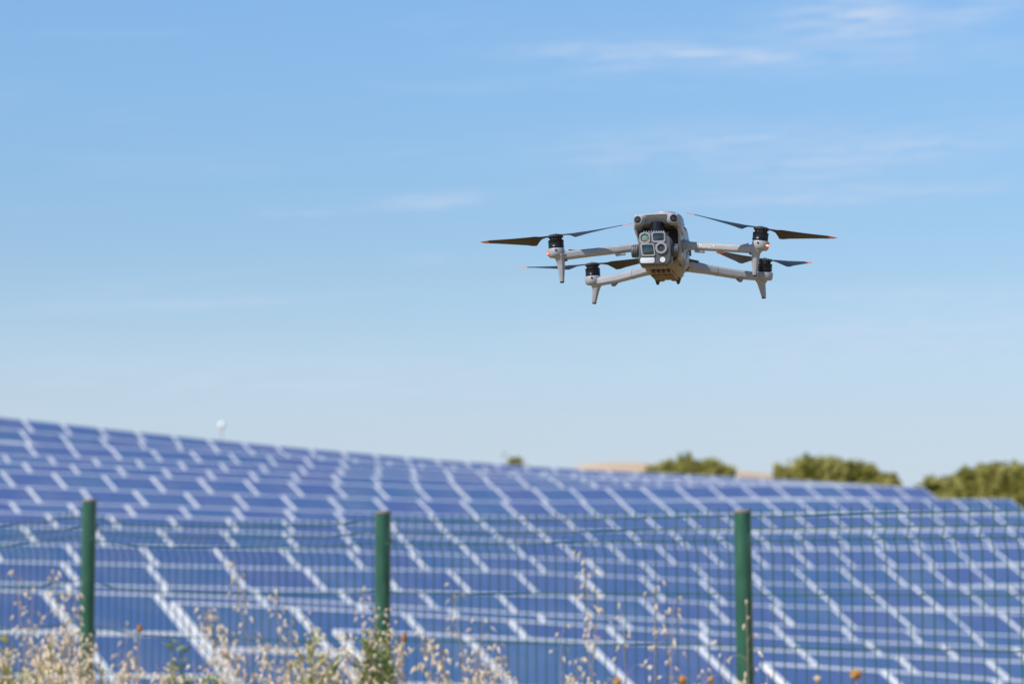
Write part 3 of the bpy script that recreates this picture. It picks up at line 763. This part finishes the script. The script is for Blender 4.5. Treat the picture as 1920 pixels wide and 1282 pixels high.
# cheeks going down from the head to the arm roots
for s in (-1, 1):
    bm = bmesh.new()
    def ck(z, xa, xb, ya, yb): return [(s * xa, ya, z), (s * xb, ya + 4, z), (s * xb, yb, z), (s * xa, yb, z)]
    loft(bm, dl([ck(24, 36.5, 41.5, -138, -93), ck(12, 36, 40, -124, -88), ck(0, 34, 38.5, -112, -78), ck(-18, 33, 39, -108, -72), ck(-30, 31, 37, -102, -76)]))
    dpart('cheek', bm, M_shell, bevel=1.6)
# dark bay behind the gimbal
bm = bmesh.new(); dbox(bm, (0, -104, 1), (70, 8, 50)); dpart('gimbal_bay', bm, M_bay, bevel=1)
# GNSS puck on top
bm = bmesh.new(); dlathe(bm, (0, -34, 53), (0, 0, 1), [(21.5, 0), (21.5, 12), (20.6, 15), (17, 16.6), (1, 17.4)], 40); dpart('antenna_puck', bm, M_shell, body, bevel=.8)
bm = bmesh.new(); dlathe(bm, (0, -34, 62), (0, 0, 1), [(21.8, 0), (21.8, .7)], 40); dpart('puck_seam', bm, M_dark, body)
# fisheye sensors
for s in (-1, 1):
    ax = Vector((s * .34, -.93, .08)).normalized(); c = Vector((s * 32.2, -150.2, 37.0))
    bm = bmesh.new(); dlathe(bm, c - ax * 4, ax, [(10.6, -5), (10.0, 0), (9.0, 3.2), (8.3, 4.9), (7.4, 5.2), (7.0, 4.6)], 36); eye_ = dpart('eye_ring', bm, M_shell, head)
    bm = bmesh.new(); dlathe(bm, c - ax * 4, ax, [(7.2, 0), (7.2, 5.0), (5.6, 5.3), (5.0, 4.7)], 36); dpart('eye_barrel', bm, M_dark, eye_)
    bm = bmesh.new(); dlathe(bm, c, ax, [(5.1, .3), (4.6, 1.6), (3.0, 2.7), (.4, 3.2)], 28); dpart('eye_lens', bm, M_glass, eye_, sm=80)
# side details
for s in (-1, 1):
    bm = bmesh.new(); dbox(bm, (s * 38.2, -42, 38), (1.2, 40, .9)); dbox(bm, (s * 37.9, 20, 22), (1.4, 60, .8)); dbox(bm, (s * 45.2, -108, 33), (1, 2.4, 2.4)); dpart('seam', bm, M_dark, body)
    bm = bmesh.new()
    for k in range(7): dbox(bm, (s * 37.8, -4 + k * 6, 6), (2, 2.4, 16))
    dpart('side_vent', bm, M_dark, body)
    bm = bmesh.new(); loft(bm, dl([[(s * 36, -70, 14), (s * 36, -44, 14), (s * 36, -40, -4), (s * 36, -74, -4)], [(s * 46, -66, 10), (s * 46, -48, 10), (s * 46, -46, -2), (s * 46, -68, -2)]])); dpart('hinge_cover', bm, M_shell2, body, bevel=1.4)
for s in (-1, 1):
    bm = bmesh.new(); loft(bm, dl([[(s * 36, -30, -2), (s * 42, -26, -2), (s * 42, -18, -2), (s * 36, -14, -2)], [(s * 30, -40, -40), (s * 35, -38, -40), (s * 35, -30, -40), (s * 30, -28, -40)]])); dpart('side_fin', bm, M_shell, body, bevel=1)
    bm = bmesh.new(); loft(bm, dl([[(s * 30, 40, -4), (s * 50, 62, -6), (s * 46, 74, -8), (s * 30, 70, -4)], [(s * 30, 46, -12), (s * 40, 64, -12), (s * 40, 72, -12), (s * 30, 70, -12)]])); dpart('hinge_wing', bm, M_dark, body, bevel=.6)
    bm = bmesh.new(); dbox(bm, (s * 41.2, -96, 4), (2, 9, 1.6), Matrix.Rotation(R(40), 3, 'X')); dbox(bm, (s * 39.5, -88, -12), (2, 3, 6)); dpart('cheek_slot', bm, M_bay, body)
# belly: narrower keel with ribs, vents and two stub feet
bm = bmesh.new()
def kb(y, w, zt, zb, c): return [(-w, y, zt), (w, y, zt), (w, y, zb + c), (w - c, y, zb), (-w + c, y, zb), (-w, y, zb + c)]
loft(bm, dl([kb(-112, 18, -26, -34, 3), kb(-98, 25, -30, -44, 5), kb(-60, 29, -34, -50, 6), kb(-10, 27, -33, -49, 7), kb(50, 22, -26, -42, 7), kb(86, 15, -20, -32, 5)]))
belly = dpart('belly', bm, M_belly, bevel=1.2)
bm = bmesh.new()
for k in range(5): dbox(bm, (-18 + k * 9, -84, -48.3), (2.2, 22, 3.2), Matrix.Rotation(R(-6), 3, 'X'))
for k in range(6): dbox(bm, (0, -62 + k * 9, -51.6), (40, 2.0, 2.4))
dbox(bm, (0, -60, -51.8), (1.6, 60, 2.6)); dbox(bm, (-20.5, -55, -51.8), (1.6, 70, 2.6)); dbox(bm, (20.5, -55, -51.8), (1.6, 70, 2.6))
dpart('belly_rib', bm, M_belly, belly, bevel=.4)
bm = bmesh.new()
for k in range(6): dbox(bm, (-10.4, -57.5 + k * 9, -50.6), (16, 4.4, 1.6)); dbox(bm, (10.4, -57.5 + k * 9, -50.6), (16, 4.4, 1.6))
for k in range(4): dbox(bm, (-13.5 + k * 9, -86, -46.6), (4.6, 16, 2.4), Matrix.Rotation(R(-6), 3, 'X'))
dpart('belly_slot', bm, M_bay, belly)
for s in (-1, 1):
    bm = bmesh.new(); loft(bm, dl([[(s * 19 - 5, -12, -48), (s * 19 + 5, -12, -48), (s * 19 + 5, 4, -48), (s * 19 - 5, 4, -48)], [(s * 19 - 2.0, -7, -59), (s * 19 + 2.0, -7, -59), (s * 19 + 2.0, -2, -59), (s * 19 - 2.0, -2, -59)]])); dpart('stub_foot', bm, M_dark, belly, bevel=.8)
    bm = bmesh.new(); dlathe(bm, (s * 12, -2, -50.6), (0, 0, -1), [(6, 0), (6, 1.6), (4.5, 2.0), (.3, 2.2)], 24); dpart('down_sensor', bm, M_glass, belly)
    bm = bmesh.new(); loft(bm, dl([[(s * 26, -96, -26), (s * 39, -92, -22), (s * 39, -50, -22), (s * 26, -50, -26)], [(s * 20, -92, -46), (s * 29, -84, -44), (s * 31, -50, -44), (s * 20, -50, -48)]])); dpart('belly_flank', bm, M_belly, belly, bevel=1)
    bm = bmesh.new()
    for k in range(3): dbox(bm, (s * 33, -84 + k * 10, -35), (3, 5, 4), Matrix.Rotation(s * R(-24), 3, 'Y'))
    dpart('flank_vent', bm, M_dark, belly)
# gimbal and its multi lens camera
gim = empty('gimbal_camera', L((-.5, -152, -19)), parent=drone)
def gp(name, bm, m, bevel=0, segs=3, ang=30, sm=38, par=None):
    fixn(bm)
    o = finish(name, bm, m, None, bevel * S, segs, sm, ang); o.parent = par or gim; return o
gim.rotation_euler = (0, 0, R(3))
def GL(p): return Vector(p) * S
_L = L
def L(p): return GL(p)          # inside the gimbal the builders work about its own centre
bm = bmesh.new()
OUT = [(-29, 17), (-19, 29), (19, 29), (30, 16), (30, -22), (24, -31), (-25, -31), (-29, -23)]
def gring(y, k, dz=0): return [(x * k, y, z * k + dz) for x, z in OUT]
loft(bm, dl([[(x - 0, y, z) for x, y, z in gring(24, .86)], gring(10, 1.0), gring(-17, 1.0), gring(-21, .93)]) if False else [[L(p) for p in r] for r in (gring(24, .86), gring(10, 1.0), gring(-17, 1.0), gring(-21, .93))])
gp('camera_housing', bm, M_shell2, bevel=1.6)
def ddl(secs): return [[L(p) for p in s] for s in secs]
ORG_save = ORG; ORG = Vector((0, 0, 0))
# raised light surround round the four optics
FY = -21.0
def plate(name, pts, y0, y1, m, bevel=.5, par=None):
    bm = bmesh.new(); loft(bm, ddl([[(x, y0, z) for x, z in pts], [(x, y1, z) for x, z in pts]])); return gp(name, bm, m, bevel=bevel, par=par)
def rr_pts(cx, cz, w, h, sk=0.0, c=2.0):
    w2, h2 = w / 2, h / 2
    P_ = [(-w2, -h2 + c), (-w2 + c, -h2), (w2 - c, -h2), (w2, -h2 + c), (w2, h2 - c), (w2 - c, h2), (-w2 + c, h2), (-w2, h2 - c)]
    return [(cx + x + z * sk, cz + z) for x, z in P_]
def frame_ring(name, outer, inner, y0, y1, m, par=None):
    bm = bmesh.new(); n = len(outer)
    rings = [[bm.verts.new(L((x, y, z))) for x, z in P_] for P_, y in ((outer, y1), (outer, y0), (inner, y0), (inner, y1))]
    for a, b in zip(rings, rings[1:] + rings[:1]):
        for i in range(n): j = (i + 1) % n; bm.faces.new((a[i], a[j], b[j], b[i]))
    return gp(name, bm, m, bevel=.35, par=par)
def circ(cx, cz, r, n=32): return [(cx + r * math.cos(2 * math.pi * k / n), cz + r * math.sin(2 * math.pi * k / n)) for k in range(n)]
def glass_disc(name, cx, cz, r, y, m, dome=.8):
    bm = bmesh.new(); n = 28
    rings = [[L((cx + q * r * math.cos(2 * math.pi * k / n), y - dome * (1 - q * q), cz + q * r * math.sin(2 * math.pi * k / n))) for k in range(n)] for q in (1.0, .75, .45, .05)]
    loft(bm, rings); return gp(name, bm, m, sm=80)
# thermal lens (top left)
frame_ring('lens_surround', rr_pts(-17.2, 17.6, 19.5, 21, 0, 4), [(-17.2 + 7.7 * math.cos(R(225 + 45 * k - 0)), 18.4 + 7.7 * math.sin(R(225 + 45 * k))) for k in range(8)], FY - 1.6, FY + 1, M_pad)
frame_ring('lens_barrel', circ(-17.2, 18.4, 7.8), circ(-17.2, 18.4, 5.9), FY - 1.2, FY + 3, M_dark); glass_disc('thermal_lens', -17.2, 18.4, 6.0, FY - .3, M_irid)
# square window (top right)
frame_ring('window_surround', rr_pts(7.4, 19.0, 24.5, 19.5, -.06, 3), rr_pts(7.4, 19.6, 19.5, 13.6, -.06, 1.8), FY - 1.9, FY + 1, M_pad)
plate('camera_window', rr_pts(7.4, 19.6, 19.6, 13.7, -.06, 1.8), FY - .7, FY + .6, M_glass)
glass_disc('tele_lens', 9.6, 19.4, 4.6, FY - .75, M_glass)
# window (lower left)
frame_ring('window_surround', rr_pts(-12.0, -3.4, 25, 23, -.13, 2.5), rr_pts(-11.6, -3.2, 19.8, 17.8, -.13, 1.6), FY - 1.9, FY + 1, M_pad)
plate('camera_window', rr_pts(-11.6, -3.2, 20, 18, -.13, 1.6), FY - .7, FY + .6, M_glass)
glass_disc('zoom_lens', -11.0, -3.6, 7.0, FY - .75, M_green)
# round lens (lower right)
frame_ring('lens_surround', circ(12.0, -.6, 10.6), circ(12.0, -.6, 6.8), FY - 3.2, FY + 1, M_pad)
frame_ring('lens_barrel', circ(12.0, -.6, 6.9), circ(12.0, -.6, 4.2), FY - 1.6, FY + 3, M_dark); glass_disc('wide_lens', 12.0, -.6, 4.3, FY - .4, M_green)
# white rangefinder and lamp windows
plate('laser_window', rr_pts(-12.8, -22.0, 25.5, 10.0, 0, 1.8), FY - .8, FY + .6, M_white, .3)
frame_ring('window_seal', rr_pts(-12.8, -22.0, 28.0, 12.4, 0, 2.6), rr_pts(-12.8, -22.0, 25.6, 10.1, 0, 1.8), FY - .5, FY + .6, M_dark)
bm = bmesh.new(); loft(bm, [[L((x, y, z)) for x, z in circ(14.2, -21.4, 4.9)] for y in (FY + .6, FY - .8)]); gp('spot_window', bm, M_white)
frame_ring('window_seal', circ(14.2, -21.4, 6.0), circ(14.2, -21.4, 5.0), FY - .5, FY + .6, M_dark)
# heat fins on top and below
bm = bmesh.new()
for k in range(9): boxb(bm, GL((-19 + k * 4.4, -8, 30.2)), GL((1.9, 18, 3.0)))
for k in range(9): boxb(bm, GL((-17 + k * 4.2, -6, -31.6)), GL((1.5, 18, 2.4)))
gp('cooling_fin', bm, M_pad, bevel=.3)
# ribbed pivots either side
for s in (-1, 1):
    bm = bmesh.new()
    q = Vector((s, 0, 0)).to_track_quat('Z', 'Y').to_matrix(); c = Vector((s * 31 - .5, -2, -2))
    prof = [(11.8, 0), (11.8, 2.4), (10.9, 2.9), (10.9, 3.6), (11.8, 4.1), (11.8, 6.2), (10.8, 6.7), (10.8, 7.4), (11.5, 7.9), (11.2, 10.0), (9.6, 11.4), (.5, 11.8)]
    loft(bm, [[L(c + q @ Vector((r * math.cos(2 * math.pi * k / 36), r * math.sin(2 * math.pi * k / 36), z))) for k in range(36)] for r, z in prof])
    gp('pivot', bm, M_shell2)
# yoke up to the pan motor
bm = bmesh.new(); loft(bm, [[L((2 + 13.5 * r * math.cos(2 * math.pi * k / 36), 18 + 13.5 * r * math.sin(2 * math.pi * k / 36), z)) for k in range(36)] for r, z in [(1, 34), (1.06, 35), (1.06, 42), (.95, 43), (.9, 52)]]); gp('pan_motor', bm, M_motor)
bm = bmesh.new(); boxb(bm, GL((2, 24, 33)), GL((40, 14, 4))); gp('yoke_bridge', bm, M_dark, bevel=.8)
ORG = ORG_save; L = _L

# arms, motors, legs
def beam_sec(c, ax, hh, dd, ch):
    """rounded section of an arm at point c; ax = horizontal arm direction"""
    n = Vector((-ax.y, ax.x, 0)).normalized()
    pts = []
    for u, v in ((-1, -.55), (-.55, -1), (.55, -1), (1, -.55), (1, .55), (.45, 1), (-.45, 1), (-1, .55)):
        pts.append(Vector(c) + n * (u * dd / 2) + Vector((0, 0, v * hh / 2)))
    return pts
def arm(s, front):
    # named part: arm > motor mount, leg, lamp
    if front:
        pts = [(s * 34, -92, -1, 17, 20), (s * 52, -97, -4, 15.5, 17), (s * 60, -100, -5.5, 14.5, 15), (s * 120, -117, -13.5, 14.5, 13.5), (s * 168, -131, -20, 15.5, 13.5), (s * 180, -134, -19, 16, 20)]
        mc = Vector((s * 184, -134, 0)); zt = -8.0
    else:
        pts = [(s * 26, 62, -14, 22, 26), (s * 44, 74, -16.5, 20, 20), (s * 60, 84, -19, 17.5, 16), (s * 110, 108, -26, 17, 14), (s * 146, 127, -28, 16, 14), (s * 158, 134, -27, 15, 18)]
        mc = Vector((s * 163, 134, -10 if s < 0 else -13)); zt = -8.0
    ax = (Vector(pts[-1][:3]) - Vector(pts[0][:3])); ax.z = 0; ax.normalize()
    bm = bmesh.new(); loft(bm, [[L(q) for q in beam_sec(p[:3], ax, p[3], p[4], 2)] for p in pts])
    a = dpart('arm', bm, M_shell, bevel=.9, ang=28)
    cant = Vector((s * (.055 if s < 0 else (.125 if front else .07)), -.10 if (s > 0 and not front) else 0, 1)).normalized()           # rotors lean a little outwards
    # motor mount pod
    bm = bmesh.new(); dlathe(bm, mc + Vector((0, 0, zt - 14)), cant, [(12.5, -.5), (14.4, 1.6), (15.2, 5), (15.4, 13), (14.6, 14.2), (1, 14.4)], 36); pod = dpart('motor_mount', bm, M_shell, a)
    bm = bmesh.new(); dlathe(bm, mc + Vector((-s * 2 if front else 0, -15.4, zt - 4)), (0, -1, 0), [(1.9, 0), (1.9, .9), (.2, .9)], 16); dpart('screw', bm, M_dark, a)
    # bell with cooling slots
    bz = mc + Vector((0, 0, zt))
    bm = bmesh.new(); dlathe(bm, bz, cant, [(12.4, .2), (12.4, 2.2), (14.2, 2.4), (14.3, 3.4), (14.0, 3.8), (14.0, 13.2), (14.3, 13.6), (14.3, 15.4), (12.5, 16.6), (6, 17.0)], 40); mo = dpart('motor', bm, M_motor, None)
    bm = bmesh.new()
    q = cant.to_track_quat('Z', 'Y').to_matrix()
    for k in range(10):
        t = 2 * math.pi * k / 10 + .2; p = bz + q @ Vector((9.5 * math.cos(t), 9.5 * math.sin(t), 19.2)); dbox(bm, p, (3.2, 3.2, 4.6), q @ Matrix.Rotation(t, 3, 'Z'))
    dpart('spoke', bm, M_dark, mo)
    bm = bmesh.new(); dlathe(bm, bz, cant, [(4.6, 16), (4.6, 27), (3.4, 28), (.4, 28.2)], 20); dpart('shaft', bm, M_steel, mo)
    # landing leg under the pod
    bm = bmesh.new()
    lx = mc.x - s * 2; fx = mc.x - s * (10 if front else 2); ly = mc.y
    top = (mc + Vector((0, 0, zt - 10))).z
    prof = [(lx - s * 3, top, 13.5, 12), (lx - s * 4, top - 5, 11, 10), (lx - s * 5.5, top - 11, 7.6, 7.4), (fx + s * 1.2, top - 24, 6.2, 6.2), (fx, -66, 3.9, 4.2), (fx, -68.5, 3.4, 3.8)]
    if not front: prof = [(lx - s * 3, top, 14, 12), (lx - s * 4, top - 5, 11, 9.6), (lx - s * 4, top - 11, 7.4, 7.2), (fx - s * 2, top - 22, 6.0, 6.0), (fx, -66, 4.2, 4.6), (fx, -68.5, 3.4, 3.8)]
    loft(bm, [[L((x + a1 * w * (1 if abs(a1) < 1 else 1), ly + b1 * d, z)) for a1, b1 in ((-1, -.4), (-.5, -1), (.5, -1), (1, -.4), (1, .5), (.4, 1), (-.4, 1), (-1, .5))] for x, z, w, d in prof])
    leg = dpart('leg', bm, M_shell, a, bevel=.5, ang=40, sm=50)
    bm = bmesh.new(); dlathe(bm, (fx, ly, -67.6), (0, 0, -1), [(4.1, 0), (4.1, 1.6), (3, 2.4), (.2, 2.5)], 16); dpart('foot_pad', bm, M_dark, a)
    if front:
        lc = mc + Vector((s * 13.2, -7.5, zt - 8.8)); ax2 = Vector((s * .72, -.69, -.05)).normalized()
        bm = bmesh.new(); q2 = ax2.to_track_quat('Z', 'X').to_matrix()
        Mr = Matrix((Vector((-ax2.y, ax2.x, 0)).normalized(), ax2, Vector((0, 0, 1)))).transposed()
        dbox(bm, lc, (8.6, 2.6, 6.4), Mr); dpart('lamp_bezel', bm, M_led if s > 0 else M_led, a, bevel=1.0)
        bm = bmesh.new(); dbox(bm, lc + ax2 * .9, (5.6 if s > 0 else 3.0, 2.0, 3.0 if s > 0 else 2.4), Mr); dpart('lamp', bm, M_ledhot, a, bevel=.7)
        # cable hump and seam by the body
        bm = bmesh.new(); dbox(bm, (s * 152, -126.5, -10.5), (22, 4, 2.2), Matrix.Rotation(-s * R(8), 3, 'Y')); dpart('arm_seam', bm, M_dark if s < 0 else M_shell, a, bevel=.6)
        bm = bmesh.new(); dbox(bm, (s * 168, -132, -28.5), (7, 7, 3.4)); dpart('arm_tab', bm, M_shell2, a, bevel=.6)
        bm = bmesh.new(); dbox(bm, (s * 72, -103, -17.0), (18, 9, 3.0), Matrix.Rotation(s * R(6), 3, 'Y')); dpart('arm_pad', bm, M_shell, a, bevel=.8)
    else:
        bm = bmesh.new(); loft(bm, dl([[(s * 118 - 8, 106, -33), (s * 118 + 8, 106, -33), (s * 118 + 8, 116, -33), (s * 118 - 8, 116, -33)], [(s * 120 - 3, 108, -41), (s * 120 + 3, 108, -41), (s * 120 + 3, 113, -41), (s * 120 - 3, 113, -41)]])); dpart('arm_tab', bm, M_shell2, a, bevel=.8)
        bm = bmesh.new(); loft(bm, [[L(q) for q in beam_sec(p, ax, hh, dd, 2)] for p, hh, dd in (((s * 78, 92.6, -21.6), 17.75, 15.5), ((s * 78.6, 92.9, -21.7), 17.75, 15.5))]); dpart('arm_seam', bm, M_shell2, a)
    return a, mc, bz, cant
def propeller(bz, cant, ang, ccw, tip):
    """hub plus two blades; ccw: turns anticlockwise seen from above"""
    zref = cant; q = cant.to_track_quat('Z', 'Y')
    x_ = (Vector((1, 0, 0)) - zref * zref.x).normalized(); y_ = zref.cross(x_)
    Mb = Matrix((x_, y_, zref)).transposed() @ Matrix.Rotation(ang, 3, 'Z')
    c = bz + cant * 24.0
    root = empty('propeller', L(c), Mb.to_euler(), drone)
    def G(p): return Vector(p) * S
    bm = bmesh.new()
    loft(bm, [[G((r * math.cos(2 * math.pi * k / 28), r * math.sin(2 * math.pi * k / 28), z)) for k in range(28)] for r, z in [(13.2, -3.2), (13.8, -2.6), (13.8, .4), (12.6, 1.4), (6, 2.0), (.4, 2.2)]])
    fixn(bm); finish('hub', bm, M_dark, root)
    bm = bmesh.new()
    for k in (-1, 1): boxb(bm, G((k * 6.5, 0, 1.8)), G((3.2, 9, 1.6)))
    fixn(bm); finish('blade_clamp', bm, M_dark, root, bevel=.0004)
    ST = [(10, 5, 12, 0), (16, 5, 14, 0), (22, 6, 20, 0), (29, 9, 26, .2), (36, 18, 29, .5), (43, 27, 28.5, .8), (50, 28.5, 26, 1.0), (62, 26, 23, 1.5), (80, 23.5, 19.5, 2.2), (98, 20.5, 17, 3.2), (112, 18.0, 15, 4.0), (124, 15.4, 13.8, 4.7), (126, 15.0, 13.6, 4.8), (129.6, 14.0, 13.3, 5.0), (134, 12.2, 12.8, 5.2), (140, 8.8, 12, 5.5), (144, 4, 12, 5.7)]
    hand = 1 if ccw else -1
    for b in (0, 1):
        bm = bmesh.new(); rings = []
        for r, ch, pi, dz in ST:
            le = 4.2 if r > 30 else 2.6                      # leading edge nearly straight, the bulge trails
            le *= (1 if r < 125 else (146 - r) / 21 * .9 + .1)
            sec_ = []
            for u, th in ((0, 0), (.12, .55), (.4, 1.0), (.75, .6), (1, 0), (.75, -.25), (.4, -.35), (.12, -.3)):
                yy = le - u * ch; zz = th * (1.6 if r < 34 else 1.0)
                if r < 30: zz = th * 1.8
                y2 = yy * math.cos(R(pi)) - zz * math.sin(R(pi)); z2 = yy * math.sin(R(pi)) + zz * math.cos(R(pi))
                v = Vector((r, y2 * hand, z2 + dz))
                if b: v = Vector((-v.x, -v.y, v.z))
                sec_.append(G(v))
            rings.append(sec_)
        loft(bm, rings); fixn(bm)
        for f in bm.faces:
            if abs(f.calc_center_median().x) > tip: f.material_index = 1
        finish('blade', bm, [M_blade, M_tip], root, smooth_deg=50)
    return root
for (s, front, ang, ccw) in ((-1, True, -8, True), (1, True, 27, False), (-1, False, 3, False), (1, False, 59, True)):
    a, mc, bz, cant = arm(s, front); propeller(bz, cant, R(ang), ccw, .1295 if front else .1245)
    if s == 1 and front: ARM = a
# printed words on the outer face of the front arm
def text_on_arm():
    cu = bpy.data.curves.new('lettering', 'FONT'); cu.body = 'Matrice 4'; cu.size = 7.7 * S; cu.extrude = .00006; cu.align_x = 'CENTER'; cu.align_y = 'CENTER'; cu.offset = .00003
    tmp = bpy.data.objects.new('tmp', cu); col.objects.link(tmp); bpy.context.view_layer.update()
    me = bpy.data.meshes.new_from_object(tmp.evaluated_get(bpy.context.evaluated_depsgraph_get()))
    bpy.data.objects.remove(tmp); me.materials.clear(); me.materials.append(M_ink)
    o = link('lettering', me, ARM)
    p0, p1 = Vector((60, -100, -5.5)), Vector((120, -117, -13.5)); t = .47
    ax = (p1 - p0).normalized(); nrm = Vector((ax.y, -ax.x, 0)).normalized()
    nrm = -nrm if nrm.y > 0 else nrm
    up = (nrm.cross(ax)) ; up = up if up.z > 0 else -up
    c = p0.lerp(p1, t) + nrm * (14.4 / 2 + .15) + Vector((0, 0, .2))
    Mt = Matrix((ax, up, ax.cross(up))).transposed().to_4x4(); Mt.translation = L(c); o.matrix_local = Mt
text_on_arm()
